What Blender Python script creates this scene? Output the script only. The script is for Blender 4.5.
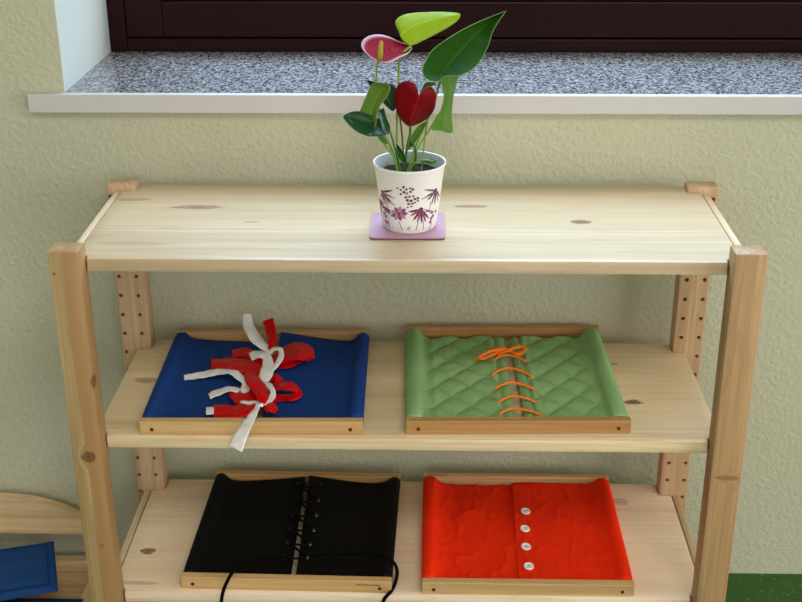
import bpy, bmesh, math, random
from mathutils import Vector, Matrix, noise
random.seed(7)
for o in list(bpy.data.objects): bpy.data.objects.remove(o)
S = bpy.context.scene
COL = S.collection
R = math.radians

# ------------------------------------------------------------ camera
# (the same survey of the photograph's viewpoint also gives the sight lines used to measure things off known planes)
CAM = Vector((0.030568, -1.404811, 0.559505))
PITCH, YAW, ROLL, F = R(-23.598893), R(-1.509019), R(-0.216638), 1223.2757
W_, H_ = 802, 602
fw = Vector((math.sin(YAW)*math.cos(PITCH), math.cos(YAW)*math.cos(PITCH), math.sin(PITCH)))
rt = fw.cross(Vector((0, 0, 1))).normalized(); up = rt.cross(fw)
rt2 = math.cos(ROLL)*rt + math.sin(ROLL)*up
up2 = -math.sin(ROLL)*rt + math.cos(ROLL)*up
cd = bpy.data.cameras.new('camera'); cam = bpy.data.objects.new('camera', cd); COL.objects.link(cam)
cd.sensor_fit = 'HORIZONTAL'; cd.sensor_width = 36; cd.lens = F*36/W_
cd.clip_start = 0.02; cd.clip_end = 200
m = Matrix((rt2, up2, -fw)).transposed().to_4x4(); m.translation = CAM
cam.matrix_world = m
S.camera = cam

# ------------------------------------------------------------ light
SKY_LOW, SKY_HIGH, SKY_SIDE, SKY_BACK = .4, 13.0, 5.9, 2.3
wd = bpy.data.worlds.new('sky'); S.world = wd; wd.use_nodes = True
nt = wd.node_tree; nt.nodes.clear()
wo = nt.nodes.new('ShaderNodeOutputWorld'); bg = nt.nodes.new('ShaderNodeBackground')
nt.links.new(bg.outputs[0], wo.inputs[0])
# overcast sky: beyond the window in view (+y) dark roofs low down and a bright cool sky high up; evenly bright on the other sides
g_ = lambda t, **k: nt.nodes.new(t)
tc = g_('ShaderNodeTexCoord'); sx_ = g_('ShaderNodeSeparateXYZ'); nt.links.new(tc.outputs['Generated'], sx_.inputs[0])
def maprange(sock, a, b, c, d_):
    n = g_('ShaderNodeMapRange'); n.interpolation_type = 'SMOOTHSTEP'
    for i, v in ((1, a), (2, b), (3, c), (4, d_)):
        if isinstance(v, (int, float)): n.inputs[i].default_value = v
        else: nt.links.new(v, n.inputs[i])
    nt.links.new(sock, n.inputs[0]); return n.outputs[0]
high = maprange(sx_.outputs[2], .35, .80, SKY_LOW, SKY_HIGH)
sides = maprange(sx_.outputs[0], .1, .5, SKY_BACK, SKY_SIDE)
nt.links.new(maprange(sx_.outputs[1], .25, .5, sides, high), bg.inputs[1])
cr = g_('ShaderNodeValToRGB'); cr.color_ramp.elements[0].position = .25; cr.color_ramp.elements[0].color = (1, .99, .96, 1)
cr.color_ramp.elements[1].position = .5; cr.color_ramp.elements[1].color = (.55, .77, 1, 1)
nt.links.new(sx_.outputs[1], cr.inputs[0]); nt.links.new(cr.outputs[0], bg.inputs[0])

def portal(name, loc, rot, sx, sy):
    l = bpy.data.lights.new(name, 'AREA'); l.shape = 'RECTANGLE'; l.size = sx; l.size_y = sy
    l.cycles.is_portal = True
    o = bpy.data.objects.new(name, l); COL.objects.link(o); o.location = loc; o.rotation_euler = rot
WX0, WX1, WZ0, WZ1 = -0.505, 1.75, 0.10, 1.55      # the window in view
RY0, RY1, RZ0, RZ1 = -2.5, -0.35, -0.55, 0.95        # the window in the right wall
portal('window_daylight', ((WX0+WX1)/2, 0.70, (WZ0+WZ1)/2), (R(-90), 0, 0), WX1-WX0, WZ1-WZ0)
portal('side_window_daylight', (2.65, (RY0+RY1)/2, (RZ0+RZ1)/2), (0, R(90), 0), RZ1-RZ0, RY1-RY0)

BX0, BX1, BZ0, BZ1 = -1.1, 1.5, -.05, 1.4          # unseen window added behind the camera to light the lower shelves
portal('added_rear_window_light', ((BX0+BX1)/2, -3.35, (BZ0+BZ1)/2), (R(90), 0, 0), BX1-BX0, BZ1-BZ0)  # portal of the added window
cl = bpy.data.lights.new('overhead_fill_light', 'AREA'); cl.shape = 'RECTANGLE'; cl.size = 1.5; cl.size_y = .9; cl.energy = 35; cl.color = (1, .96, .90)  # added overhead fill to brighten the shelves; no lamp fixture exists
co_ = bpy.data.objects.new('overhead_fill_light', cl); COL.objects.link(co_); co_.location = (.7, -1.9, 1.93)
S.view_settings.view_transform = 'Standard'; S.view_settings.look = 'None'
S.view_settings.gamma = 1; S.view_settings.use_curve_mapping = False
S.view_settings.exposure = -0.02

# ------------------------------------------------------------ helpers
def ray(u, v): return fw + (u-W_/2)/F*rt2 - (v-H_/2)/F*up2
def onz(u, v, z):
    d = ray(u, v); return CAM + d*((z-CAM.z)/d.z)
def ony(u, v, y):
    d = ray(u, v); return CAM + d*((y-CAM.y)/d.y)

def obj(name, bm, mats, parent=None, smooth=False, autosm=None):
    me = bpy.data.meshes.new(name)
    bmesh.ops.recalc_face_normals(bm, faces=bm.faces[:])
    bm.to_mesh(me); bm.free()
    if not isinstance(mats, (list, tuple)): mats = [mats]
    for mt in mats: me.materials.append(mt)
    if smooth:
        for p_ in me.polygons: p_.use_smooth = True
    o = bpy.data.objects.new(name, me); COL.objects.link(o)
    if parent: o.parent = parent
    if autosm:
        for p_ in me.polygons: p_.use_smooth = True
        me.set_sharp_from_angle(angle=R(autosm))
    return o
def thing(name, label, cat, loc=(0, 0, 0), rz=0, group=None):
    o = bpy.data.objects.new(name, None); COL.objects.link(o); o.empty_display_size = .05
    o.location = loc; o.rotation_euler = (0, 0, rz); o['label'] = label; o['category'] = cat
    if group: o['group'] = group
    return o
def tag(o, label, cat, group=None):
    o['label'] = label; o['category'] = cat
    if group: o['group'] = group
    return o
def struct(o): o['kind'] = 'structure'; return o

def box(bm, x0, x1, y0, y1, z0, z1, bev=0, mi=0):
    vs = [bm.verts.new(c) for c in ((x0,y0,z0),(x1,y0,z0),(x1,y1,z0),(x0,y1,z0),(x0,y0,z1),(x1,y0,z1),(x1,y1,z1),(x0,y1,z1))]
    fs = [bm.faces.new([vs[i] for i in f]) for f in ((0,3,2,1),(4,5,6,7),(0,1,5,4),(1,2,6,5),(2,3,7,6),(3,0,4,7))]
    for f in fs: f.material_index = mi
    if bev:
        es = list({e for f in fs for e in f.edges})
        bmesh.ops.bevel(bm, geom=es, offset=bev, segments=2, affect='EDGES', profile=.5, material=-1)
def boxo(name, x0, x1, y0, y1, z0, z1, mat, parent=None, bev=.0015):
    bm = bmesh.new(); box(bm, x0, x1, y0, y1, z0, z1, bev); return obj(name, bm, mat, parent)
def prism(bm, poly, z0, z1, axis='z', bev=0, mi=0):
    def P(a, b, c): return {'z': (a, b, c), 'y': (a, c, b), 'x': (c, a, b)}[axis]
    lo = [bm.verts.new(P(a, b, z0)) for a, b in poly]; hi = [bm.verts.new(P(a, b, z1)) for a, b in poly]
    fs = [bm.faces.new(lo[::-1]), bm.faces.new(hi)]
    n = len(poly)
    for i in range(n): fs.append(bm.faces.new((lo[i], lo[(i+1) % n], hi[(i+1) % n], hi[i])))
    for f in fs: f.material_index = mi
    if bev:
        bmesh.ops.bevel(bm, geom=list({e for f in fs for e in f.edges}), offset=bev, segments=2, affect='EDGES', profile=.5, material=-1)
def catmull(P, n=8, closed=False):
    P = [Vector(p) for p in P]; out = []; N = len(P)
    rng = range(N) if closed else range(N-1)
    for i in rng:
        if closed: a, b, c, d = P[(i-1) % N], P[i], P[(i+1) % N], P[(i+2) % N]
        else: a, b, c, d = P[max(i-1, 0)], P[i], P[i+1], P[min(i+2, N-1)]
        for k in range(n):
            t = k/n
            out.append(.5*((2*b)+(c-a)*t+(2*a-5*b+4*c-d)*t*t+(3*b-a-3*c+d)*t**3))
    if not closed: out.append(P[-1])
    return out
def tube(bm, pts, r, seg=8, mi=0):
    pts = [Vector(p) for p in pts]; n = len(pts)
    rs = r if isinstance(r, (list, tuple)) else [r]*n
    rings = []; prev = None
    for i, p in enumerate(pts):
        t = (pts[min(i+1, n-1)]-pts[max(i-1, 0)]).normalized()
        if prev is None: a = t.orthogonal().normalized()
        else: a = (prev - t*prev.dot(t)).normalized()
        prev = a; b = t.cross(a)
        rings.append([bm.verts.new(p+(a*math.cos(2*math.pi*k/seg)+b*math.sin(2*math.pi*k/seg))*rs[i]) for k in range(seg)])
    for i in range(n-1):
        for k in range(seg):
            f = bm.faces.new((rings[i][k], rings[i][(k+1) % seg], rings[i+1][(k+1) % seg], rings[i+1][k])); f.material_index = mi
    bm.faces.new(rings[0][::-1]).material_index = mi; bm.faces.new(rings[-1]).material_index = mi
def lathe(bm, prof, c=(0, 0), seg=48, mi=0, cap=False):
    rings = []
    for r, z in prof:
        rings.append([bm.verts.new((c[0]+r*math.cos(2*math.pi*k/seg), c[1]+r*math.sin(2*math.pi*k/seg), z)) for k in range(seg)])
    for i in range(len(rings)-1):
        for k in range(seg):
            bm.faces.new((rings[i][k], rings[i][(k+1) % seg], rings[i+1][(k+1) % seg], rings[i+1][k])).material_index = mi
    if cap:
        bm.faces.new(rings[0][::-1]); bm.faces.new(rings[-1])
def grid_sheet(bm, rows, thick=0, mi=0):
    """rows: list of rows of points; optional thickness along the normals"""
    V = [[bm.verts.new(p) for p in row] for row in rows]; fs = []
    for i in range(len(V)-1):
        for j in range(len(V[0])-1):
            f = bm.faces.new((V[i][j], V[i][j+1], V[i+1][j+1], V[i+1][j])); f.material_index = mi; fs.append(f)
    if thick: 
        bm.normal_update(); bmesh.ops.solidify(bm, geom=fs, thickness=thick)

# ------------------------------------------------------------ materials
def newmat(name, rough=.5, spec=.5, col=(.8, .8, .8)):
    mt = bpy.data.materials.new(name); mt.use_nodes = True
    b = mt.node_tree.nodes['Principled BSDF']
    b.inputs['Roughness'].default_value = rough; b.inputs['Specular IOR Level'].default_value = spec
    b.inputs['Base Color'].default_value = (*col, 1)
    return mt, mt.node_tree, b
class G:
    def __init__(s, nt): s.nt = nt
    def n(s, t, **k):
        x = s.nt.nodes.new(t)
        for a, b in k.items(): setattr(x, a, b)
        return x
    def l(s, a, b): s.nt.links.new(a, b)
    def math(s, op, a, b=None, clamp=False):
        x = s.n('ShaderNodeMath', operation=op, use_clamp=clamp)
        for i, v in enumerate((a, b)):
            if v is None: continue
            if isinstance(v, (int, float)): x.inputs[i].default_value = v
            else: s.l(v, x.inputs[i])
        return x.outputs[0]
    def vmath(s, op, a, b=None):
        x = s.n('ShaderNodeVectorMath', operation=op)
        for i, v in enumerate((a, b)):
            if v is None: continue
            if isinstance(v, (tuple, list)): x.inputs[i].default_value = v
            else: s.l(v, x.inputs[i])
        return x.outputs['Value'] if op in ('LENGTH', 'DOT_PRODUCT') else x.outputs[0]
    def noise(s, vec, scale, detail=3, rough=.5, dist=0):
        x = s.n('ShaderNodeTexNoise'); x.inputs['Scale'].default_value = scale; x.inputs['Detail'].default_value = detail
        x.inputs['Roughness'].default_value = rough; x.inputs['Distortion'].default_value = dist; s.l(vec, x.inputs['Vector']); return x.outputs['Fac']
    def ramp(s, fac, stops, interp='LINEAR'):
        x = s.n('ShaderNodeValToRGB'); x.color_ramp.interpolation = interp; e = x.color_ramp.elements
        while len(e) < len(stops): e.new(.5)
        for i, (p, c) in enumerate(stops):
            e[i].position = p; e[i].color = (*c, 1) if len(c) == 3 else c
        s.l(fac, x.inputs[0]); return x.outputs[0]
    def mix(s, fac, a, b, mode='MIX'):
        x = s.n('ShaderNodeMix', data_type='RGBA', blend_type=mode)
        for i, v in ((0, fac), (6, a), (7, b)):
            if isinstance(v, (int, float)): x.inputs[i].default_value = v
            elif isinstance(v, (tuple, list)): x.inputs[i].default_value = (*v, 1)
            else: s.l(v, x.inputs[i])
        return x.outputs[2]
    def coord(s, kind='Object'): return s.n('ShaderNodeTexCoord').outputs[kind]
    def bump(s, h, strength, dist, bsdf):
        x = s.n('ShaderNodeBump'); x.inputs['Strength'].default_value = strength; x.inputs['Distance'].default_value = dist
        s.l(h, x.inputs['Height']); s.l(x.outputs[0], bsdf.inputs['Normal'])
def srgb(h):
    h = h.lstrip('#'); c = [int(h[i:i+2], 16)/255 for i in (0, 2, 4)]
    return tuple(x/12.92 if x <= .04045 else ((x+.055)/1.055)**2.4 for x in c)

def wood(name, axis, light, mid, dark, rough=.45, knots=(), split=None, fine=1.0, seed=0., coat=0., lam=None):
    """grain along axis; knots: (x,y,z,rx,ry,rz,strength) in object space; split: (coordinate axis, value, colour) two-tone lamination"""
    mt, nt_, b = newmat(name, rough, .5); g = G(nt_)
    co = g.coord(); 
    co2 = g.vmath('ADD', co, (seed, seed*1.7, seed*.6))
    # swirl the grain round the knots
    for (x, y, z, rx, ry, rz, st) in knots:
        d = g.vmath('LENGTH', g.vmath('MULTIPLY', g.vmath('SUBTRACT', co, (x, y, z)), (.4/rx if axis == 'x' else .45/rx, .45/ry, .4/rz if axis == 'z' else .45/rz)))
        w = g.math('MULTIPLY', g.math('SUBTRACT', 1.0, d, clamp=True), max(ry, rx if axis != 'x' else 0)*1.2)
        cmb = g.n('ShaderNodeCombineXYZ'); 
        g.l(w, cmb.inputs[1] if axis != 'z' and axis != 'y' else cmb.inputs[0])
        co2 = g.vmath('ADD', co2, cmb.outputs[0])
    sc = {'x': (1.6, 26, 26), 'y': (26, 1.6, 26), 'z': (26, 26, 1.6)}[axis]
    sf = {'x': (3, 150, 150), 'y': (150, 3, 150), 'z': (150, 150, 3)}[axis]
    n1 = g.noise(g.vmath('MULTIPLY', co2, sc), 1.0, 4, .55, .6)
    n2 = g.noise(g.vmath('MULTIPLY', co2, sf), 1.0*fine, 3, .5, .2)
    c1 = g.ramp(n1, [(.30, light), (.52, mid), (.72, dark)])
    c2 = g.mix(g.math('MULTIPLY', g.ramp(n2, [(.40, (0, 0, 0)), (.66, (1, 1, 1))]), .55), c1, dark)
    n3 = g.noise(g.vmath('MULTIPLY', co2, tuple(v*1.7 for v in sc)), 1.0, 3, .5, .8)
    ln = g.ramp(g.math('ABSOLUTE', g.math('SUBTRACT', g.math('FRACT', g.math('MULTIPLY', n3, 5)), .5)), [(0, (1, 1, 1)), (.10, (.35,)*3), (.22, (0, 0, 0))])
    c2 = g.mix(g.math('MULTIPLY', ln, .30), c2, tuple(v*.82 for v in dark))
    if lam:                                                    # glued lamellae of slightly different tone
        ax, wdt, amt = lam
        sp = g.n('ShaderNodeSeparateXYZ'); g.l(co, sp.inputs[0])
        q = g.math('FLOOR', g.math('DIVIDE', g.math('ADD', sp.outputs['XYZ'.index(ax)], 5+seed*.01), wdt))
        wn = g.n('ShaderNodeTexWhiteNoise', noise_dimensions='1D'); g.l(q, wn.inputs['W'])
        c2 = g.mix(g.math('MULTIPLY', wn.outputs['Value'], amt), c2, mid)
    if split:
        ax, val, colr = split
        sp = g.n('ShaderNodeSeparateXYZ'); g.l(co, sp.inputs[0])
        wob = g.math('MULTIPLY', g.math('SUBTRACT', n1, .5), .004)
        mask = g.math('GREATER_THAN', g.math('ADD', sp.outputs['XYZ'.index(ax)], wob), val)
        c2 = g.mix(g.math('MULTIPLY', mask, .75), c2, g.mix(.5, colr, c2, 'MULTIPLY') if False else colr)
        c2 = g.mix(g.math('MULTIPLY', n2, .25), c2, dark)
    for (x, y, z, rx, ry, rz, st) in knots:
        d = g.vmath('LENGTH', g.vmath('MULTIPLY', g.vmath('SUBTRACT', co, (x, y, z)), (1/rx, 1/ry, 1/rz)))
        kn = g.noise(g.vmath('MULTIPLY', co, (1/max(rx, .004), 1/max(ry, .004), 1/max(rz, .004))), .9, 4, .7)
        d = g.math('ADD', d, g.math('ADD', g.math('MULTIPLY', g.math('SUBTRACT', n2, .5), .4), g.math('MULTIPLY', g.math('SUBTRACT', kn, .5), 1.5)))
        mk = g.ramp(g.math('MULTIPLY', d, .8), [(0, (1,)*3), (.35, (.8,)*3), (.5, (.7,)*3), (.65, (1,)*3), (.82, (.45,)*3), (1, (0, 0, 0))])
        c2 = g.mix(g.math('MULTIPLY', mk, st), c2, srgb('#6a3c22'))
    g.l(c2, b.inputs['Base Color'])
    g.l(g.math('ADD', g.math('MULTIPLY', n1, .12), rough-.06), b.inputs['Roughness'])
    g.bump(g.math('ADD', n2, n1), .06, .0006, b)
    return mt

PL, PM, PD = srgb('#ecdcc4'), srgb('#dfc8a6'), srgb('#c4a47c')
def plain(name, col, rough=.5, spec=.5, bump=0, bs=200, var=0, sheen=0, detail=3):
    mt, nt_, b = newmat(name, rough, spec, col); g = G(nt_); co = g.coord()
    if var:
        n = g.noise(co, bs*.2, 3)
        g.l(g.mix(g.ramp(n, [(.3, (0, 0, 0)), (.7, (1, 1, 1))]), tuple(c*(1-var) for c in col), tuple(min(1, c*(1+var)) for c in col)), b.inputs['Base Color'])
    if bump: g.bump(g.noise(co, bs, detail), bump, .002, b)
    if sheen: b.inputs['Sheen Weight'].default_value = sheen
    return mt
def mat_fabric(name, col, crumple=0., rough=.85, weave=900, sheen=0, cscale=22, spec=.12, var=.18):
    mt, nt_, b = newmat(name, rough, spec, col); g = G(nt_); co = g.coord()
    big = g.noise(co, cscale, 4, .6, 1.2); fine = g.noise(co, weave, 2)
    g.l(g.mix(big, tuple(c*(1-var) for c in col), tuple(min(1, c*(1+var*.6)) for c in col)), b.inputs['Base Color'])
    h = g.math('ADD', g.math('MULTIPLY', big, crumple*6), g.math('MULTIPLY', fine, .12))
    g.bump(h, .5, .003, b); b.inputs['Sheen Weight'].default_value = sheen
    return mt

def mat_wall():
    mt, nt_, b = newmat('green_wall_plaster', .8, .25); g = G(nt_); co = g.coord()
    n = g.noise(co, 3, 3); 
    g.l(g.mix(n, srgb('#bcbba0'), srgb('#c5c4ab')), b.inputs['Base Color'])
    bmp = g.noise(co, 120, 3, .55, .1); bm2 = g.noise(co, 260, 2)
    g.bump(g.math('ADD', g.ramp(bmp, [(.4, (0, 0, 0)), (.66, (1, 1, 1))]), g.math('MULTIPLY', bm2, .3)), .5, .0018, b)
    return mt
def mat_granite():
    mt, nt_, b = newmat('speckled_granite', .22, .5); g = G(nt_); co = g.coord()
    v = g.n('ShaderNodeTexVoronoi'); v.inputs['Scale'].default_value = 330; g.l(co, v.inputs['Vector'])
    sp = g.n('ShaderNodeSeparateColor'); g.l(v.outputs['Color'], sp.inputs[0])
    n = g.noise(co, 420, 3, .7)
    f = g.math('ADD', g.math('MULTIPLY', sp.outputs[0], .65), g.math('MULTIPLY', n, .4))
    g.l(g.ramp(f, [(.16, srgb('#1c1c1e')), (.34, srgb('#4a4a4e')), (.52, srgb('#7a7a80')), (.75, srgb('#a6a6ac')), (.95, srgb('#cbcbd0'))]), b.inputs['Base Color'])
    return mt
def mat_floor():
    mt, nt_, b = newmat('green_linoleum', .45, .4); g = G(nt_); co = g.coord()
    n = g.noise(co, 60, 4, .7); v = g.n('ShaderNodeTexVoronoi'); v.inputs['Scale'].default_value = 170; g.l(co, v.inputs['Vector'])
    sp = g.n('ShaderNodeSeparateColor'); g.l(v.outputs['Color'], sp.inputs[0])
    base = g.mix(n, srgb('#1f4410'), srgb('#376320'))
    mask = g.math('MULTIPLY', g.math('GREATER_THAN', sp.outputs[0], .82), g.math('LESS_THAN', v.outputs['Distance'], .27))
    g.l(g.mix(g.math('MULTIPLY', mask, .5), base, srgb('#9db27c')), b.inputs['Base Color'])
    return mt
M = {}
M['wall'] = mat_wall(); M['granite'] = mat_granite(); M['floor'] = mat_floor()
M['reveal'] = plain('white_reveal_paint', srgb('#c6d0cf'), .7, .2, .15, 120)
M['sill_edge'] = plain('white_sill_edging', srgb('#cbc7c6'), .4, .5)
M['ceiling'] = plain('ceiling_paint', srgb('#e8e6df'), .9, .2)
M['room_wall'] = plain('room_wall_paint', srgb('#d2d0c6'), .9, .2)
M['frame'] = plain('maroon_window_paint', srgb('#22070b'), .4, .12, .1, 40, .12)
M['gasket'] = plain('dark_gasket', srgb('#0c0708'), .6)
M['beech'] = wood('beech_bar', 'x', srgb('#dab680'), srgb('#cda56f'), srgb('#b38653'), .4, seed=3.1)
M['beech_dark'] = wood('oiled_beech_bar', 'x', srgb('#cfa36e'), srgb('#c09058'), srgb('#a27544'), .4, seed=5.7)
M['beech_pale'] = wood('pale_beech_bar', 'x', srgb('#d9b888'), srgb('#cba674'), srgb('#b38b58'), .4, seed=8.2)
M['screw'] = plain('dark_screw_hole', srgb('#3c2b1c'), .5)
M['blue'] = mat_fabric('blue_cotton', srgb('#1b3f82'), .03)
M['green'] = mat_fabric('green_quilted_cotton', srgb('#93b97c'), .12, cscale=60)
M['black'] = mat_fabric('black_leatherette', srgb('#0e0c0a'), .03, rough=.65, sheen=0, spec=.1)
M['red'] = mat_fabric('red_cotton', srgb('#fa3008'), .10, cscale=30, var=.1)
M['red_ribbon'] = plain('red_satin', srgb('#cc0610'), .3, .15, .35, 90)
M['white_ribbon'] = plain('white_satin', srgb('#eeebea'), .3, .4, .3, 90)
M['orange'] = plain('orange_cord', srgb('#ff8420'), .6, .3, .4, 900)
M['black_lace'] = plain('black_cord', srgb('#050505'), .8, .1, .3, 900)
M['stud'] = newmat('dark_metal_stud', .28, .5, srgb('#3a3c40'))[0]; M['stud'].node_tree.nodes['Principled BSDF'].inputs['Metallic'].default_value = .9
M['button'] = plain('white_plastic_button', srgb('#f1eeee'), .3, .5)
M['thread'] = plain('grey_thread', srgb('#9b9298'), .8)
M['pot'] = plain('white_enamel', srgb('#edebea'), .35, .5)
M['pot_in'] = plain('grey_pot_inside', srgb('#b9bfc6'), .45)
M['soil'] = plain('potting_soil', srgb('#33241a'), .95, .2, .9, 300, .4)
M['coaster'] = plain('pink_coaster_top', srgb('#b88ba3'), .45, .4, 0, 60, .05)
M['coaster_base'] = plain('dark_coaster_base', srgb('#3b2a33'), .7)
M['p_dark'] = plain('plum_print', srgb('#5c2442'), .4); M['p_mid'] = plain('mauve_print', srgb('#96497a'), .4)
M['p_light'] = plain('dusty_pink_print', srgb('#b98aa6'), .4); M['p_stem'] = plain('grey_print', srgb('#77737c'), .4)
M['navy'] = mat_fabric('navy_pillow_cotton', srgb('#1f4478'), .04); M['navy_deep'] = mat_fabric('deep_blue_mattress_cotton', srgb('#15356f'), .05)
M['ink'] = plain('burnt_stamp', srgb('#4d3320'), .7)

def leafmat(name, c0, c1, edge, rough=.35, trans=.15, spec=.3, edge0=.95):
    mt, nt_, b = newmat(name, rough, spec); g = G(nt_)
    uv = g.n('ShaderNodeUVMap').outputs[0]; sp = g.n('ShaderNodeSeparateXYZ'); g.l(uv, sp.inputs[0])
    co = g.coord(); n = g.noise(co, 60, 3)
    base = g.mix(n, c0, c1)
    s_ = sp.outputs[0]
    base = g.mix(g.ramp(s_, [(.0, (1, 1, 1)), (.08, (0, 0, 0))]), base, tuple(min(1, x*1.25+.004) for x in c1))
    base = g.mix(g.ramp(s_, [(edge0, (0, 0, 0)), (.985, (1, 1, 1))]), base, edge)
    g.l(base, b.inputs['Base Color'])
    wv = g.n('ShaderNodeTexWave'); wv.inputs['Scale'].default_value = 4; wv.inputs['Distortion'].default_value = 1; g.l(uv, wv.inputs[0])
    g.bump(g.math('ADD', wv.outputs['Fac'], g.math('MULTIPLY', n, 2)), .15, .001, b)
    # thin leaf: some light passes through
    tr = g.n('ShaderNodeBsdfTranslucent'); g.l(base, tr.inputs[0]); mx = g.n('ShaderNodeMixShader'); mx.inputs[0].default_value = trans
    out = nt_.nodes['Material Output']; g.l(b.outputs[0], mx.inputs[1]); g.l(tr.outputs[0], mx.inputs[2]); g.l(mx.outputs[0], out.inputs[0])
    return mt
M['leaf_dark'] = leafmat('dark_green_leaf', srgb('#1a3f0c'), srgb('#27540f'), srgb('#6f9150'), .45, .10, .06)
M['leaf_mid'] = leafmat('green_leaf', srgb('#4d7a24'), srgb('#6a9534'), srgb('#8aac50'), .35, .3)
M['leaf_lime'] = leafmat('lime_leaf', srgb('#9fc01c'), srgb('#b7d22c'), srgb('#dbe88a'), .4, .45)
M['leaf_fresh'] = leafmat('fresh_green_leaf', srgb('#6c9430'), srgb('#84a844'), srgb('#98b35c'), .4, .3, .2)
M['leaf_shiny'] = leafmat('glossy_dark_leaf', srgb('#1b3d24'), srgb('#27512d'), srgb('#3d6238'), .14, .1)
M['spathe'] = leafmat('dark_red_spathe', srgb('#5c060a'), srgb('#8a0a14'), srgb('#742a1e'), .4, .05, .10)
M['spathe_pink'] = leafmat('crimson_spathe_pale_rim', srgb('#7a0a1c'), srgb('#97122a'), srgb('#d9bccb'), .5, .03, .02, .80)
M['spadix'] = plain('yellow_green_spadix', srgb('#a7932f'), .5, .4, .6, 900, .2)
M['stem'] = plain('green_stem', srgb('#7da23c'), .4, .4, 0, 60, .15)
M['stem_dark'] = plain('dark_green_stem', srgb('#3f6a26'), .4, .4, 0, 60, .15)

gm = bpy.data.materials.new('window_glass'); gm.use_nodes = True; g = G(gm.node_tree); gm.node_tree.nodes.clear()
o_ = g.n('ShaderNodeOutputMaterial'); t_ = g.n('ShaderNodeBsdfTransparent'); s_ = g.n('ShaderNodeBsdfGlossy'); s_.inputs['Roughness'].default_value = .02
mx = g.n('ShaderNodeMixShader'); mx.inputs[0].default_value = .06; g.l(t_.outputs[0], mx.inputs[1]); g.l(s_.outputs[0], mx.inputs[2]); g.l(mx.outputs[0], o_.inputs[0])
M['glass'] = gm

# ------------------------------------------------------------ room
FZ, CZ = -0.707, 1.95
XL, XR, YB, YW, YO = -2.2, 2.6, -3.3, 0.340, 0.76
struct(boxo('floor', XL-.1, XR+.1, YB-.1, YO, FZ-.1, FZ, M['floor'], bev=0))
struct(boxo('ceiling', XL-.1, XR+.1, YB-.1, YO, CZ, CZ+.1, M['ceiling'], bev=0))
bm = bmesh.new()                                                    # window wall with its opening
box(bm, XL-.1, WX0, YW, YO, FZ, CZ); box(bm, WX1, XR+.1, YW, YO, FZ, CZ)
box(bm, WX0, WX1, YW, YO, FZ, WZ0); box(bm, WX0, WX1, YW, YO, WZ1, CZ)
for f in bm.faces:                                                  # reveals are painted white
    c = f.calc_center_median()
    if abs(abs(f.normal.x)) > .9 or True:
        f.normal_update()
        if abs(f.normal.x) > .9 and WX0-.001 <= c.x <= WX1+.001 and abs(c.x) < WX1+.01 and YW < c.y < YO: f.material_index = 1
        if f.normal.z < -.9 and abs(c.z-WZ1) < .01: f.material_index = 1
struct(obj('wall_back', bm, [M['wall'], M['reveal']]))
struct(boxo('wall_left', XL-.1, XL, YB, YW, FZ, CZ, M['room_wall'], bev=0))
bm = bmesh.new()
box(bm, XL-.1, BX0, YB-.1, YB, FZ, CZ); box(bm, BX1, XR+.1, YB-.1, YB, FZ, CZ)
box(bm, BX0, BX1, YB-.1, YB, FZ, BZ0); box(bm, BX0, BX1, YB-.1, YB, BZ1, CZ)
struct(obj('wall_front', bm, M['room_wall']))
bm = bmesh.new()
box(bm, XR, XR+.1, YB, RY0, FZ, CZ); box(bm, XR, XR+.1, RY1, YW, FZ, CZ)
box(bm, XR, XR+.1, RY0, RY1, FZ, RZ0); box(bm, XR, XR+.1, RY0, RY1, RZ1, CZ)
struct(obj('wall_right', bm, M['room_wall']))

# window in view
win = bpy.data.objects.new('window_1', None); COL.objects.link(win); win['kind'] = 'structure'
SILZ = 0.1255
boxo('sill_slab', WX0-.0, WX1, YW-.002, .66, SILZ-.026, SILZ, M['granite'], win, 0)
boxo('sill_edging', -0.5565, WX1+.06, .325, YW-.002, SILZ-.0265, SILZ+.0006, M['sill_edge'], win, .0012)
FY = .617
bm = bmesh.new()                                                    # outer frame
fz0 = SILZ
box(bm, WX0+.029, WX1-.03, FY+.012, .6895, .148, fz0+.055); box(bm, WX0+.029, WX1-.03, FY, .689, fz0, .1475, .002)
box(bm, WX0, WX0+.029, FY, .69, fz0, WZ1, .002); box(bm, WX1-.03, WX1, FY, .69, fz0, WZ1, .002)
box(bm, WX0+.029, WX1-.03, FY, .689, WZ1-.03, WZ1, .002)
obj('window_frame', bm, M['frame'], win)
def sash(x0, x1):
    bm = bmesh.new(); y0, y1 = FY-.004, .665; z0, z1 = .1505, WZ1-.032; w = .0575
    box(bm, x0+w+.003, x1-w, y0, y1-.0005, z0, z0+w, .002); box(bm, x0+w+.003, x1-w, y0, y1-.0005, z1-w, z1, .002)
    box(bm, x0, x0+w+.003, y0, y1, z0, z1, .002); box(bm, x1-w, x1, y0, y1, z0, z1, .003)
    # glazing bead
    a = .014
    box(bm, x0+w+.003, x1-w, y0+.008, y1-.001, z0+w, z0+w+a, .002); box(bm, x0+w+.003, x1-w, y0+.008, y1-.001, z1-w-a, z1-w, .002)
    s = obj('sash', bm, M['frame'], win)
    boxo('pane', x0+w-.005, x1-w+.005, .645, .649, z0+w-.005, z1-w+.005, M['glass'], s, 0)
sash(WX0+.031, .83); sash(.834, WX1-.032)
# window in the right wall, out of view
win2 = bpy.data.objects.new('window_2', None); COL.objects.link(win2); win2['kind'] = 'structure'
bm = bmesh.new()
box(bm, XR, XR+.06, RY0, RY1, RZ0, RZ0+.06); box(bm, XR, XR+.06, RY0, RY1, RZ1-.06, RZ1)
for y in (RY0, (RY0+RY1)/2-.03, RY1-.06): box(bm, XR, XR+.06, y, y+.06, RZ0+.06, RZ1-.06)
obj('window_frame', bm, M['frame'], win2)

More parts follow.
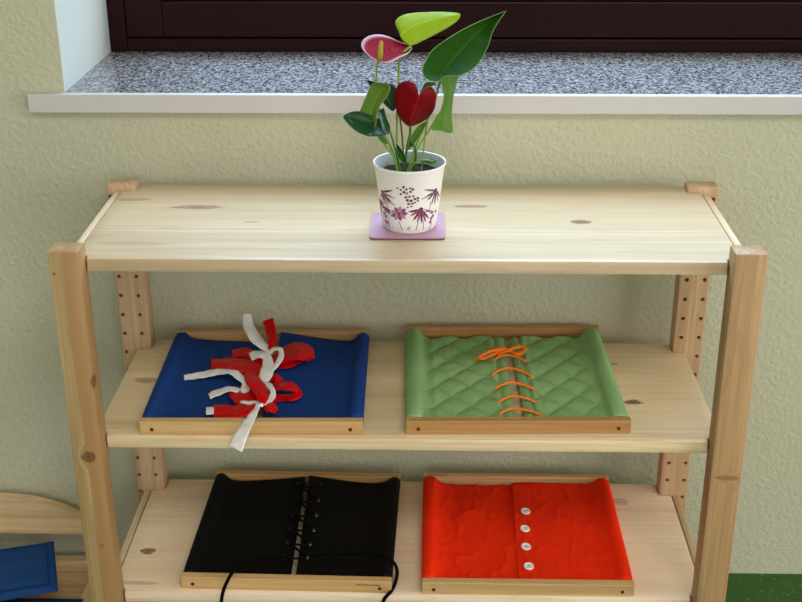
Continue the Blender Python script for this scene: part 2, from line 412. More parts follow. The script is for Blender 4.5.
added_win = bpy.data.objects.new('added_window_3', None); COL.objects.link(added_win); added_win['kind'] = 'structure'  # frame for the unseen window added behind the camera for front light
bm = bmesh.new()
box(bm, BX0, BX1, YB-.06, YB, BZ0, BZ0+.06); box(bm, BX0, BX1, YB-.06, YB, BZ1-.06, BZ1)
for x in (BX0, (BX0+BX1)/2-.03, BX1-.06): box(bm, x, x+.06, YB-.06, YB, BZ0+.06, BZ1-.06)
obj('window_frame', bm, M['frame'], added_win)

# ------------------------------------------------------------ shelving unit
unit = thing('shelving_unit', 'pale pine shelving unit of three shelves standing under the windowsill', 'shelving', (0, 0, FZ))
def upobj(name, bm, mat): 
    o = obj(name, bm, mat, unit, autosm=40); o.matrix_parent_inverse = Matrix.Translation((0, 0, -FZ)); return o
H1, H2 = .2534, .5053
PW0, PW1 = .3955, .4365
def post(x0, x1, y0, y1, zt, mat, holes=None):
    bm = bmesh.new(); box(bm, x0, x1, y0, y1, FZ, zt, .003)
    if holes:
        hx, zs = holes
        me = bpy.data.meshes.new('t'); bmesh.ops.recalc_face_normals(bm, faces=bm.faces[:]); bm.to_mesh(me); bm.free()
        a = bpy.data.objects.new('t', me); COL.objects.link(a)
        cb = bmesh.new()
        for x in hx:
            for z in zs:
                rs = []
                for y in (y0-.01, y0+.014):
                    rs.append([cb.verts.new((x+.0031*math.cos(2*math.pi*k/14), y, z+.0031*math.sin(2*math.pi*k/14))) for k in range(14)])
                cb.faces.new(rs[0][::-1]); cb.faces.new(rs[1])
                for k in range(14): cb.faces.new((rs[0][k], rs[0][(k+1) % 14], rs[1][(k+1) % 14], rs[1][k]))
        bmesh.ops.recalc_face_normals(cb, faces=cb.faces[:])
        mc = bpy.data.meshes.new('c'); cb.to_mesh(mc); cb.free(); c = bpy.data.objects.new('c', mc); COL.objects.link(c)
        md = a.modifiers.new('b', 'BOOLEAN'); md.object = c; md.operation = 'DIFFERENCE'; md.solver = 'EXACT'
        dg = bpy.context.evaluated_depsgraph_get(); me2 = bpy.data.meshes.new_from_object(a.evaluated_get(dg))
        bm = bmesh.new(); bm.from_mesh(me2)
        bpy.data.objects.remove(a); bpy.data.objects.remove(c)
    upobj('post', bm, mat)
PT = .0190
zs = [-.0095-.0312*k for k in range(22)]
w_fl = wood('pine_post_front_left', 'z', srgb('#c5ae84'), srgb('#b89d70'), srgb('#9c7a4c'), .5, split=('X', -.4205, srgb('#a57a4c')), seed=1.3,
            knots=((-.3955, -.024, -.1612, .008, .02, .011, .95), (-.4175, -.024, -.2708, .0085, .02, .0085, 1), (-.4326, -.024, -.0108, .0018, .01, .0018, .9), (-.414, -.024, -.41, .003, .01, .003, .6)))
w_fr = wood('pine_post_front_right', 'z', srgb('#c4a276'), srgb('#b69064'), srgb('#9a724a'), .5, seed=2.4,
            knots=((.419, -.024, -.2929, .014, .02, .0035, .55),))
w_rl = wood('pine_post_rear', 'z', srgb('#d9bc9a'), srgb('#ccaa84'), srgb('#b08a66'), .5, seed=4.4)
post(-.4390, -.3998, -.024, .0095, PT, w_fl); post(.3975, .4375, -.024, .0095, PT+.0015, w_fr)
post(-.4395, -.3950, .267, .298, .0085, w_rl, ((-.4336, -.4074), zs)); post(.3965, .4412, .267, .298, .0085, w_rl, ((.4075, .4336), zs))
def board(z, mat, a=.3978, a2=.3955, b=.4155, y1=.2995, yr=.2655, yf=.0115):
    ar = .3942
    poly = [(-a, 0), (a2, 0), (a2, yf), (b, yf), (b, yr), (.3955, yr), (.3955, y1), (-ar, y1), (-ar, yr), (-b, yr), (-b, yf), (-a, yf)]
    bm = bmesh.new(); prism(bm, poly, z-.0168, z, 'z', .0009); upobj('shelf_board', bm, mat)
LAM = ('Y', .061, .8)
board(0, wood('pine_shelf_top', 'x', srgb('#dcccb4'), srgb('#cfb998'), srgb('#b3936c'), .34, lam=LAM, seed=0.4, knots=((.2312, .1436, 0, .013, .007, .02, .95), (-.352, .055, 0, .045, .007, .02, .22), (-.2950, .196, 0, .032, .008, .02, .7), (-.39, .228, 0, .022, .006, .02, .5), (-.21, .137, 0, .01, .003, .02, .5), (.085, .205, 0, .022, .005, .02, .75))))
def kz(u, v, z, rx, ry, st): q = onz(u, v, z); return (q.x, q.y, z, rx, ry, .02, st)
board(-H1, wood('pine_shelf_middle', 'x', srgb('#f4e2c4'), srgb('#ead0a6'), srgb('#cda878'), .42, lam=LAM, seed=7.9,
      knots=(kz(633, 402, -H1, .011, .007, 1), kz(147, 380, -H1, .018, .008, .55), kz(614, 364, -H1, .006, .003, .7))))
board(-H2, wood('pine_shelf_bottom', 'x', srgb('#fdeed8'), srgb('#f6dfc0'), srgb('#dcb48a'), .42, lam=LAM, seed=11.3,
      knots=(kz(148, 551, -H2, .010, .007, 1), kz(620, 502, -H2, .012, .009, .4), kz(135, 583, -H2, .03, .004, .4))))
w_y = wood('pine_rail', 'y', PL, PM, PD, .45, seed=6.1)
for s in (-1, 1):
    for z in (.0, -H2+.001):
        bm = bmesh.new(); x0, x1 = sorted((s*.4176, s*.4275)); box(bm, x0, x1, .0098, .2668, z-.042, z-.0015, .002); upobj('side_rail', bm, w_y)

# ------------------------------------------------------------ dressing frames
GR = 'wooden dressing frames on the shelves'
class DF:
    """a dressing frame; local x right, y back, z up from its front left corner"""
    def __init__(s, name, label, u0, zs, rz, L, D, wood_, name_cat='dressing frame'):
        s.t = thing(name, label, name_cat, (u0[0], u0[1], zs+.0003), rz, GR)
        s.L, s.D, s.w = L, D, wood_
        s.inv = (Matrix.Translation(s.t.location) @ Matrix.Rotation(rz, 4, 'Z')).inverted()
        s.zs = zs
        bh, bd = .0195, .0125; s.bh, s.bd = bh, bd
        for y0 in (0, D-bd):
            b = bmesh.new(); box(b, 0, L, y0, y0+bd, 0, bh, .0012); fb = obj('bar', b, wood_, s.t)
            if y0 == 0:
                for x in (.0165, L-.0165):
                    b = bmesh.new()
                    ring = [b.verts.new((x+.0027*math.cos(k*math.pi/6), -.0003, .0078+.0027*math.sin(k*math.pi/6))) for k in range(12)]
                    ring2 = [b.verts.new((v.co.x, .004, v.co.z)) for v in ring]
                    b.faces.new(ring); b.faces.new(ring2[::-1])
                    for k in range(12): b.faces.new((ring[k], ring[(k+1) % 12], ring2[(k+1) % 12], ring2[k]))
                    obj('screw', b, M['screw'], fb)
        for x in (.0125, L-.0125):
            b = bmesh.new(); tube(b, [(x, bd-.003, bh/2), (x, D-bd+.003, bh/2)], .0070, 14); obj('side_rod', b, wood_, s.t, autosm=40)
    def P(s, u, v, h): return s.inv @ onz(u, v, s.zs+h)
    def edgeX(s, top, bot):
        """local x as a function of local y for a line seen from pixel top (rear) to pixel bot (front)"""
        a, b = s.P(*bot, .008), s.P(*top, .008)
        return lambda y: a.x + (b.x-a.x)*(y-a.y)/(b.y-a.y)
    def panel(s, name, side, edge, mat, r, top, low, hfun, y0=None, y1=None, fall=1.1, inset=.003, n=46, m=44, thick=.0011, hem=0, cx=None):
        """cloth wrapped over one side rod and stretched to its free edge"""
        y0 = s.bd+.0004 if y0 is None else y0; y1 = s.D-s.bd-.0004 if y1 is None else y1
        rows = []
        cx = cx if cx is not None else r+.0005
        for j in range(m+1):
            fy = j/m; y = y0+(y1-y0)*fy
            xe = edge(y); xe = xe if side < 0 else s.L-xe
            row = []
            e_ = math.exp(-min(y-y0, y1-y)/.010); zc = top-r-max(0, top-.0192)*e_
            # roll: from under the rod round the outside and over the top
            for k in range(13):
                a = R(-95) - R(215)*k/12
                row.append([cx+r*math.cos(a), zc+r*math.sin(a)*(1 if math.sin(a) > 0 else min(1, (zc-.0015)/r))])
            xs, zs_ = row[-1]
            for k in range(1, n+1):
                f = k/n; x = xs+(xe-xs)*f
                drop = 1-math.exp(-(x-xs)/(r*fall)); z = zs_+(low-zs_)*drop
                row.append([x, z])
            pr = []
            for x, z in row:
                xx = x if side < 0 else s.L-x
                f = max(0, min(1, (x-cx-r)/(xe-cx-r)))
                dz = hfun(xx, y, f, fy) if x > cx+r*.4 else .0004*noise.noise(Vector((xx*60, y*60, 3)))
                md_ = max(0, min(1, (x-cx-r*.8)/(r*1.2)))
                pr.append(Vector((xx, y-inset*md_*fy**6, max(z+dz, .0018))))
            rows.append(pr)
        b = bmesh.new(); grid_sheet(b, rows, thick if side > 0 else -thick)
        return obj(name, b, mat, s.t, smooth=True)
    def cord(s, name, pts, r, mat, n=8, parent=None):
        b = bmesh.new(); tube(b, catmull([s.P(*p) for p in pts], n), r, 8); return obj(name, b, mat, parent or s.t, smooth=True)
    def ribbon(s, pts, mat, n=7, name='ribbon'):
        """pts: (u, v, h, width px, edge height difference)"""
        P4 = [Vector(p[:2]) for p in pts]
        L, Rr = [], []
        for i, p in enumerate(pts):
            t = (P4[min(i+1, len(pts)-1)]-P4[max(i-1, 0)]); t = t.normalized() if t.length else Vector((1, 0)); nrm = Vector((-t.y, t.x))
            w = p[3]/2; dh = p[4] if len(p) > 4 else 0
            L.append(s.P(p[0]-nrm.x*w, p[1]-nrm.y*w, p[2]+dh/2)); Rr.append(s.P(p[0]+nrm.x*w, p[1]+nrm.y*w, p[2]-dh/2))
        L, Rr = catmull(L, n), catmull(Rr, n)
        rows = []
        for a, c in zip(L, Rr):
            rows.append([a.lerp(c, k/8)+Vector((0, 0, .0010*math.sin(math.pi*k/8)+.0022*noise.noise(a.lerp(c, k/8)*95))) for k in range(9)])
        b = bmesh.new(); grid_sheet(b, rows, .0005); return obj(name, b, mat, s.t, smooth=True)

def wob(sx, sy, amp, sd=0):
    return lambda x, y: amp*noise.noise(Vector((x*sx+sd, y*sy+sd*2, sd)))

# --- blue: bows
p0 = onz(141, 419, -H1+.0195)
d = DF('bow_tying_frame', 'wooden dressing frame with blue cloth and tied red and white ribbons', (-.3545, .0050), -H1, R(1.0), .2965, .2905, M['beech'])
wb = wob(14, 9, .0016, 2)
eL = d.edgeX((264, 345), (254, 417)); eR = d.edgeX((282, 338), (263, 417))
d.panel('cloth_panel', -1, eL, M['blue'], .0085, .0215, .0065, lambda x, y, f, fy: wb(x, y)+.002*fy*(1-f), inset=.006)
d.panel('cloth_panel', 1, eR, M['blue'], .0095, .0225, .0065, lambda x, y, f, fy: wb(x+1, y)+.0135*(max(0, f-.1)**1.6)*(fy**3)+.003*f, fall=.6, inset=.004)
RR, WR = M['red_ribbon'], M['white_ribbon']
rib = [
 ([(211,364,.014,11),(228,364,.018,14),(247,367,.022,16),(264,372,.02,12)], RR),
 ([(232,354,.016,8),(244,352,.022,9),(256,357,.022,10),(266,364,.018,8)], RR),
 ([(184,377,.012,5),(200,375,.014,6),(216,372,.02,6),(228,371,.026,5),(240,377,.026,7),(250,385,.02,8)], WR),
 ([(209,396,.012,6),(216,393,.014,7),(224,390,.017,6),(233,389,.018,5),(246,392,.018,6)], WR),
 ([(231,391,.014,9),(238,395,.018,16),(250,398,.02,12),(262,399,.018,8)], RR),
 ([(247,376,.024,4),(245,390,.020,9),(246,400,.018,4)], WR),
 ([(246,373,.026,6),(252,380,.03,14),(260,389,.03,14),(264,398,.028,13),(267,405,.024,8)], RR),
 ([(206,411,.013,7),(213,411,.014,7),(222,411,.014,5)], WR),
 ([(214,412,.014,15),(226,412,.017,15),(240,411,.02,13),(256,407,.024,8)], RR),
 ([(270,380,.018,8),(276,378,.024,9),(282,382,.02,7)], RR),
 ([(272,386,.02,10),(284,386,.026,9),(294,388,.026,8),(298,393,.022,9),(292,397,.018,8),(283,397,.015,7),(272,398,.016,9)], RR),
 ([(264,409,.022,9),(270,406,.026,12),(277,411,.022,6)], RR),
 ([(262,382,.026,4),(270,386,.03,5),(273,394,.03,6),(268,401,.026,6),(258,403,.024,5),(240,402,.02,3)], WR),
 ([(272,362,.02,10),(284,355,.026,16),(297,351,.032,18),(308,354,.028,16),(311,360,.02,8)], RR),
 ([(274,366,.018,6),(288,363,.02,9),(300,358,.02,8)], RR),
 ([(250,357,.03,8,.002),(257,354,.036,8),(266,356,.034,9),(268,366,.032,12),(266,374,.03,13),(261,382,.026,7)], WR),
 ([(268,372,.028,4),(276,365,.036,5),(281,356,.042,6),(280,349,.044,5),(273,349,.042,3),(270,354,.036,3)], WR),
 ([(268,320,.060,11,.004),(271,332,.050,10,.006),(272,342,.044,8),(270,350,.038,4)], RR),
 ([(247,314,.064,9,-.004),(249,327,.054,11,-.005),(256,338,.046,11,-.004),(264,346,.040,8),(269,351,.036,4)], WR),
 ([(259,404,.03,4),(254,413,.032,7),(246,426,.0315,11),(240,437,.024,13),(235,449,.012,15)], WR),
]
for pts, mt in rib: d.ribbon(pts, mt)
for (u, v, h, mt) in ((270, 352, .036, WR), (263, 383, .026, WR), (261, 405, .030, WR)):
    b = bmesh.new(); c = d.P(u, v, h); bmesh.ops.create_icosphere(b, subdivisions=2, radius=.0036, matrix=Matrix.Translation(c) @ Matrix.Diagonal((1, 1, .8, 1))); obj('knot', b, mt, d.t, smooth=True)

# --- green: lacing
d = DF('lacing_frame', 'wooden dressing frame with quilted green cloth and orange laces', (-.0010, .0128), -H1, R(1.4), .2985, .3035, M['beech_dark'])
Q = .046
def quilt(x, y, f, fy):
    a = abs(math.sin(math.pi*(x*.95+y*.8)/Q)*math.sin(math.pi*(x*.95-y*.8+.012)/Q))
    return .0062*a**.42*min(1, (1-f)*12)*(min(1, f*8)) + .0008*noise.noise(Vector((x*90, y*90, 1)))
eL = d.edgeX((505, 345), (515, 416)); eR = d.edgeX((511, 345), (525, 416))
def hq(sd):
    def h(x, y, f, fy):
        hem = .0035*math.exp(-((f-.94)/.05)**2) + .0018*math.exp(-((f-.82)/.03)**2)
        return quilt(x+sd, y, f, fy)*(.25 if f > .86 else 1)+hem
    return h
d.panel('cloth_panel', -1, eL, M['green'], .0125, .0235, .0050, hq(0), n=90, m=90, cx=.0135, fall=.45, inset=.011)
d.panel('cloth_panel', 1, eR, M['green'], .0125, .0235, .0050, hq(.02), n=90, m=90, cx=.0135, fall=.45, inset=.011)
OR = M['orange']
for i, (a, c, e) in enumerate((((493.5,361),(508,355),(525,362)), ((492,375),(510,368),(532,377)), ((495,389.5),(512,382.5),(534,390)), ((498.5,403),(514,396),(536,403)), ((499,415.5),(514,408.5),(541,415.5)))):
    d.cord('lace', [(a[0], a[1]+1, .008), (a[0]+1, a[1]-1, .013), ((a[0]+c[0])/2-1, (a[1]+c[1])/2-1.3, .016), (*c, .017), ((e[0]+c[0])/2+1, (e[1]+c[1])/2-1.3, .016), (e[0]-.5, e[1]-1, .013), (e[0], e[1]+1, .008)], .0018, OR)
for pts in ([(509,349,.02),(500,348,.024),(488,352,.026),(479,357.5,.02),(484,358.5,.016),(495,354,.017),(507,350,.02)],
            [(509,349,.022),(499,351,.022),(488,357,.017),(476,359,.012)],
            [(509,349,.022),(496,350,.026),(485,354,.022),(474,360,.012)],
            [(510,349,.02),(518,346,.024),(525,348,.022),(523,352,.018),(514,353,.016),(509,350,.02)],
            [(510,350,.02),(516,354,.018),(522,354,.016),(524,349,.018)],
            [(497,355,.016),(507,351,.022),(515,347.5,.024),(522,347,.022)]):
    d.cord('lace', pts, .0021, OR)
b = bmesh.new(); bmesh.ops.create_icosphere(b, subdivisions=2, radius=.004, matrix=Matrix.Translation(d.P(509.5, 350, .021))); obj('knot', b, OR, d.t, smooth=True)

# --- black: boot lacing
d = DF('boot_lacing_frame', 'wooden dressing frame with black cloth laced with black cord between metal studs', (-.3190, .0105), -H2, R(-1.1), .2975, .2880, M['beech'])
wb = wob(12, 10, .002, 5)
eL = d.edgeX((306, 480), (292, 572)); eR = d.edgeX((310, 480), (297, 572))
wv = lambda x, y, f, fy: wb(x, y)+.004*f+.007*f*f*fy**2
d.panel('cloth_panel', -1, eL, M['black'], .0085, .0215, .0065, wv)
d.panel('cloth_panel', 1, eR, M['black'], .0085, .0215, .0065, lambda x, y, f, fy: wv(x+2, y, f, fy)+.003*f)
SR = [(320.5,485.5),(318,500.5),(316,515),(313.4,530),(309.6,544),(307,557)]; SL = [(299,484.6),(296.5,500),(293.5,514),(291,528),(288,542),(285,556.6)]
for q in SR+SL:
    c = d.P(*q, .016); b = bmesh.new()
    lathe(b, [(.0001, .0030), (.0022, .0026), (.0032, .0012), (.0036, 0), (.0040, -.0006), (.0040, -.004)], (c.x, c.y), 20)
    for v in b.verts: v.co.z += c.z
    obj('stud', b, M['stud'], d.t, autosm=50)
BL = M['black_lace']
for i in range(6):
    a, c = SL[i], SR[i]
    d.cord('lace', [(a[0], a[1], .0165), (a[0]+6, a[1]+2, .020), (c[0]-7, c[1]+1, .020), (c[0], c[1], .0165)], .0019, BL)
    if i < 5:
        a2, c2 = SL[i+1], SR[i+1]
        d.cord('lace', [(a[0]+1, a[1]+1, .017), ((a[0]+c2[0])/2, (a[1]+c2[1])/2, .0195), (c2[0]-1, c2[1], .017)], .0019, BL)
for q in ((302, 484), (300, 500), (297, 514.5), (294, 529)):
    d.cord('lace', [(q[0]+4, q[1]-1, .018), (q[0]-3, q[1]-3, .023), (q[0]-8, q[1]+1, .019), (q[0]-3, q[1]+4, .021), (q[0]+4, q[1]+2, .018)], .0017, BL)
d.cord('lace', [(285,557,.017),(270,556,.017),(252,558,.019),(240,565,.0225),(232,573,.024),(226,584,.020),(222.5,594,.010),(221,606,-.008),(220,620,-.03)], .0026, BL, 10)
d.cord('lace', [(307,557,.017),(312,553,.018),(335,552,.018),(358,552.5,.019),(378,554,.022),(392,561,.022),(397,570,.016),(396,580,.008),(392,590,.004),(385,598,.003),(382,606,-.008),(380,620,-.03)], .0026, BL, 10)
b = bmesh.new()                                                     # tiny burnt lettering on the front bar
sx0, sx1 = .248, .282
box(b, sx0, sx1, -.0004, .0005, .0132, .0137)
for k in range(16): 
    x = sx0+(sx1-sx0)*(k+.15)/16; box(b, x, x+.0013, -.0004, .0005, .0130-random.random()*.0004, .0142)
obj('burnt_stamp', b, M['ink'], d.t)

# --- red: buttons
d = DF('buttoning_frame', 'wooden dressing frame with bright red cloth and white buttons', (.0212, .0040), -H2, R(0), .2965, .2925, M['beech_pale'])
def wr(x, y, f, fy):
    a = noise.noise(Vector((x*20, y*16, 8))); w1 = 1-min(1, abs(noise.noise(Vector((x*24+y*14, y*16-x*18, 4))))*7); w2 = 1-min(1, abs(noise.noise(Vector((x*34-y*10, y*22+x*22, 14))))*8)
    return .0024*a+.0022*w1*max(0, w1)+.0014*w2*w2
eL = d.edgeX((522, 490), (528, 574)); eR = d.edgeX((512, 487), (518, 576))
d.panel('cloth_panel', -1, eL, M['red'], .0095, .0225, .0050, wr, n=70, m=60)
def wr2(x, y, f, fy):
    seam = -.0008*math.exp(-((f-.80)/.012)**2)
    return wr(x+3, y, f, fy)*.9+.0045*min(1, f*3)+seam+.0006*math.sin(y*150)*(1 if f > .97 else 0)
d.panel('cloth_panel', 1, eR, M['red'], .0095, .0225, .0050, wr2, n=80, m=60)
for q in ((525.6,511.6),(525,529),(526,547),(528.7,566.6)):
    c = d.P(*q, .0135); b = bmesh.new()
    lathe(b, [(.0001, .0016), (.0034, .0016), (.0044, .0024), (.0066, .0025), (.0074, .0014), (.0074, .0), (.0066, -.0008)], (0, 0), 32)
    bt = obj('button', b, M['button'], d.t, autosm=40); bt.location = c; bt.rotation_euler = (R(4), R(5), R(random.uniform(-20, 20)))
    b = bmesh.new()
    tube(b, [(-.0017, .0006, .0018), (0, .0005, .0024), (.0017, .0006, .0018)], .0004, 6); tube(b, [(-.0017, -.0007, .0018), (0, -.0006, .0024), (.0017, -.0007, .0018)], .0004, 6)
    obj('thread', b, M['thread'], bt)
b = bmesh.new()
for k in range(12):
    x = .008+.028*(k+.1)/12; box(b, x, x+.0015, d.D-.0100, d.D-.0082, .0193, .0198)
obj('burnt_stamp', b, M['ink'], d.t)

# ------------------------------------------------------------ coaster and plant
b = bmesh.new()
def rrect(x0, x1, y0, y1, r, n=5):
    out = []
    for cx_, cy_, a0 in ((x1-r, y1-r, 0), (x0+r, y1-r, 90), (x0+r, y0+r, 180), (x1-r, y0+r, 270)):
        for k in range(n+1): a = R(a0+90*k/n); out.append((cx_+r*math.cos(a), cy_+r*math.sin(a)))
    return out
ca = tag(None or bpy.data.objects.new('coaster', None), 'square pink coaster under the white flowerpot', 'coaster'); COL.objects.link(ca)
ca.location = (0, .121, .0002)
b = bmesh.new(); prism(b, rrect(-.0487, .0487, -.0485, .0485, .005), 0, .0015); obj('base', b, M['coaster_base'], ca)
b = bmesh.new(); prism(b, rrect(-.0490, .0490, -.0488, .0488, .005), .0015, .0032, 'z', .0004); obj('top', b, M['coaster'], ca)
PX, PY, PZ = .0022, .1185, .0038
pl = thing('potted_anthurium', 'red flowering anthurium in a white pot printed with purple flowers', 'potted plant', (PX, PY, PZ))
HP = .0875
def pr(z): return .0352+(.0462-.0352)*z/HP        # outer radius at height z
b = bmesh.new()
lathe(b, [(.0001, .001), (.030, .001), (.0335, 0), (.0350, .002), (pr(.01), .01), (pr(.04), .04), (pr(HP-.005), HP-.005), (pr(HP)+.0008, HP-.003), (pr(HP)+.0014, HP-.0012), (pr(HP)+.0009, HP+.0004), (pr(HP)-.0006, HP)], seg=64)
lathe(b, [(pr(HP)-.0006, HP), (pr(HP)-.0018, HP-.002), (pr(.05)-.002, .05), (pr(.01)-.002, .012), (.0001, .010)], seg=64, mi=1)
# printed flowers wrapped on the pot's outside
def pt(a, z, off=.00025):
    r = pr(z)+off; return Vector((r*math.sin(a), -r*math.cos(a), z))
def deca(poly, mi):
    """poly in (x metres round the pot from the front, z)"""
    c = (sum(p[0] for p in poly)/len(poly), sum(p[1] for p in poly)/len(poly))
    vs = [b.verts.new(pt(x/pr(z), z)) for x, z in poly]; cv = b.verts.new(pt(c[0]/pr(c[1]), c[1], .0003))
    for i in range(len(vs)): b.faces.new((vs[i], vs[(i+1) % len(vs)], cv)).material_index = mi
def petal(x, z, ang, l, w, mi):
    ca_, sa = math.cos(ang), math.sin(ang); P = []
    w *= 1.12; l *= 1.08
    for s, t in ((0, -.25), (.35, -.5), (.75, -.42), (1, 0), (.75, .42), (.35, .5), (0, .25)):
        P.append((x+ca_*s*l-sa*t*w, z+sa*s*l+ca_*t*w))
    deca(P, mi)
def strip(pts, w, mi):
    for (x0, z0), (x1, z1) in zip(pts, pts[1:]):
        a = math.atan2(z1-z0, x1-x0); nx, nz = -math.sin(a)*w/2, math.cos(a)*w/2
        deca([(x0-nx, z0-nz), (x1-nx, z1-nz), (x1+nx, z1+nz), (x0+nx, z0+nz)], mi)
def pp(u, v):
    """pixel on the pot's front to (arc, height)"""
    d_ = ray(u, v); o0 = CAM-Vector((PX, PY, PZ)); 
    t = 1.2
    for _ in range(400):
        q = o0+d_*t; 
        if math.hypot(q.x, q.y) <= pr(q.z)+.0003: break
        t += .001
    return (math.atan2(q.x, -q.y)*pr(q.z), q.z)
def PQ(x, y): return pp(365+x/6.02, 140+y/6.02)     # from the enlarged view of the pot
DK, MD, LT, ST = 2, 3, 4, 5
# stems
for s in ([(130,350),(140,430),(150,540)], [(205,490),(225,545)], [(320,495),(305,545)], [(352,480),(350,540)], [(395,370),(385,440)], [(400,500),(385,545)], [(112,430),(135,530)], [(255,540),(262,520)], [(262,545),(272,522)]):
    strip([PQ(*q) for q in s], .0010, ST)
def pet(x, y, x1, y1, w, mi):
    a = PQ(x, y); c = PQ(x1, y1); petal(a[0], a[1], math.atan2(c[1]-a[1], c[0]-a[0]), math.hypot(c[0]-a[0], c[1]-a[1]), w, mi)
def cone(x, y, tips, wd=.0026):
    for i, (tx, ty) in enumerate(tips): pet(x, y, tx, ty, wd, MD if i % 2 else DK)
    q = PQ(x, y); deca([(q[0]+.0028*math.cos(k*math.pi/5), q[1]+.0008+.0022*math.sin(k*math.pi/5)) for k in range(10)], DK)
cone(105, 312, ((165,303),(180,352),(178,392),(150,385),(128,392),(112,372),(96,345)))
cone(425, 302, ((345,355),(358,300),(375,362),(398,388),(418,385),(438,370),(448,340)))
cone(338, 418, ((262,432),(275,455),(292,482),(315,495),(340,498),(365,490),(382,470),(412,432)), .0030)
for k in range(9):                                                   # round open flower
    a = k*2*math.pi/9; pet(205, 443, 205+50*math.cos(a), 443+42*math.sin(a), .0052, LT if k % 2 else MD)
q = PQ(205, 443); deca([(q[0]+.0017*math.cos(k*math.pi/5), q[1]+.0017*math.sin(k*math.pi/5)) for k in range(10)], DK)
for x, y in ((195,290),(215,300),(232,283),(250,297),(272,290),(288,297),(215,325),(235,315),(255,320),(275,312),(245,345),(268,340),(290,338),(255,362),(278,365),(300,355),(318,350),(262,385),(285,382),(300,375),(258,405),(280,400),(318,365)):
    mi_ = random.choice((DK, MD, DK)); q = PQ(x, y); s_ = random.uniform(.0014, .0023)
    deca([(q[0]+s_*math.cos(k*math.pi/4), q[1]+s_*.9*math.sin(k*math.pi/4)) for k in range(8)], mi_)
strip([PQ(230, 290), PQ(255, 340), PQ(275, 395)], .0006, ST)
for x, y in ((128,460),(125,485),(135,495),(118,440),(398,470),(392,492),(408,455),(402,435),(425,428)):
    q = PQ(x, y); deca([(q[0]+.0026*math.cos(k*math.pi/4), q[1]+.0026*math.sin(k*math.pi/4)) for k in range(8)], MD)
for k in range(3, 22):                                              # the print runs on round the back
    a = R(62+k*11.5); x = a*.04; z = .02+.03*random.random()
    for j in range(7): petal(x, z, R(200+j*23), .009, .0024, MD if j % 2 else DK)
    strip([(x, z), (x+.001, .006)], .0006, ST)
obj('pot', b, [M['pot'], M['pot_in'], M['p_dark'], M['p_mid'], M['p_light'], M['p_stem']], pl, autosm=50)
b = bmesh.new(); rows = []
for i in range(11):
    r = (pr(.07)-.0025)*i/10
    rows.append([Vector((r*math.cos(k*math.pi/16), r*math.sin(k*math.pi/16), .072+.003*noise.noise(Vector((r*90*math.cos(k*math.pi/16), r*90*math.sin(k*math.pi/16), 1))))) for k in range(33)])
grid_sheet(b, rows); bmesh.ops.remove_doubles(b, verts=b.verts[:], dist=.00005)
obj('soil', b, M['soil'], pl, smooth=True)

INV = Matrix.Translation((-PX, -PY, -PZ))
def leaf(name, outl, mid, y0, mat, sx=0, sy=0, cup=.006, wave=0, rings=7, thick=.0007, ref=None):
    """outline and midrib as seen, set at depth y0 and tilted: sx, sy metres of depth per pixel"""
    ref = ref or mid[0]
    oc = catmull([Vector((x, y)) for x, y in outl], 5, True); mc = catmull([Vector((x, y)) for x, y in mid], 6)
    rows = []
    n = len(oc)
    # match each outline point to a midrib point by projection
    mt_ = []
    for q in oc:
        i = min(range(len(mc)), key=lambda k: (mc[k]-q).length); mt_.append(i)
    b = bmesh.new(); uvl = b.loops.layers.uv.new('uv'); data = {}
    ringsv = []
    for k in range(rings+1):
        s = k/rings; rv = []
        for i, q in enumerate(oc):
            c = mc[mt_[i]]; p2 = c.lerp(q, s)
            y = y0+sx*(p2.x-ref[0])+sy*(p2.y-ref[1]) - cup*s**1.6 + wave*math.sin(i/n*math.pi*8)*s*s
            v = b.verts.new(INV @ ony(p2.x, p2.y, y)); data[v] = (s, mt_[i]/max(1, len(mc)-1)); rv.append(v)
        ringsv.append(rv)
    for k in range(rings):
        for i in range(n):
            vs = [ringsv[k][i], ringsv[k][(i+1) % n], ringsv[k+1][(i+1) % n], ringsv[k+1][i]]
            f = b.faces.new(vs)
            for lp in f.loops: lp[uvl].uv = data[lp.vert]
    bmesh.ops.remove_doubles(b, verts=b.verts[:], dist=.00003)
    bmesh.ops.dissolve_degenerate(b, edges=b.edges[:], dist=.00001)
    bmesh.ops.recalc_face_normals(b, faces=b.faces[:])
    b.normal_update()
    bmesh.ops.solidify(b, geom=b.faces[:], thickness=thick)
    return obj(name, b, mat, pl, smooth=True)
def stem(pts, r=.0014, mat=None, name='stem'):
    b = bmesh.new(); tube(b, catmull([INV @ ony(u, v, y) for u, v, y in pts], 6), r, 8); return obj(name, b, mat or M['stem'], pl, smooth=True)
# leaves
leaf('leaf', [(395.3,22.4),(401,16),(413,13),(430,12),(446,12),(459.7,13.7),(458,20),(449,27),(436,34),(424,40),(411.5,45.4),(404,42),(399,33)], [(400,36),(410,27),(430,20),(457,15)], .135, M['leaf_lime'], .0004, -.0010, -.006)
leaf('leaf', [(506,11),(500,13),(479.6,21),(463,29),(448,38),(434,48),(427,57),(422,69),(425,78),(437,82),(443.5,77),(452,76),(461,75.5),(474,69),(482,59),(488.5,46),(493,32),(500,20)], [(441,75),(452,60),(470,40),(490,22),(505,11.5)], .118, M['leaf_dark'], .0006, -.0010, .012, .002)
leaf('leaf', [(440,77),(449,75),(457.5,76),(455,88),(453,100),(451.5,116),(452,132.5),(441,131),(431,129),(436,119),(441,108),(443.5,94)], [(448,77),(449,95),(446,112),(442,128)], .128, M['leaf_mid'], .0016, -.0002, .004)
leaf('leaf', [(367,81),(376,82),(386,83),(395,86),(398,98),(394,111),(386,106),(378,96)], [(368,82),(380,90),(393,108)], .145, M['leaf_shiny'], 0, -.0006, .004)
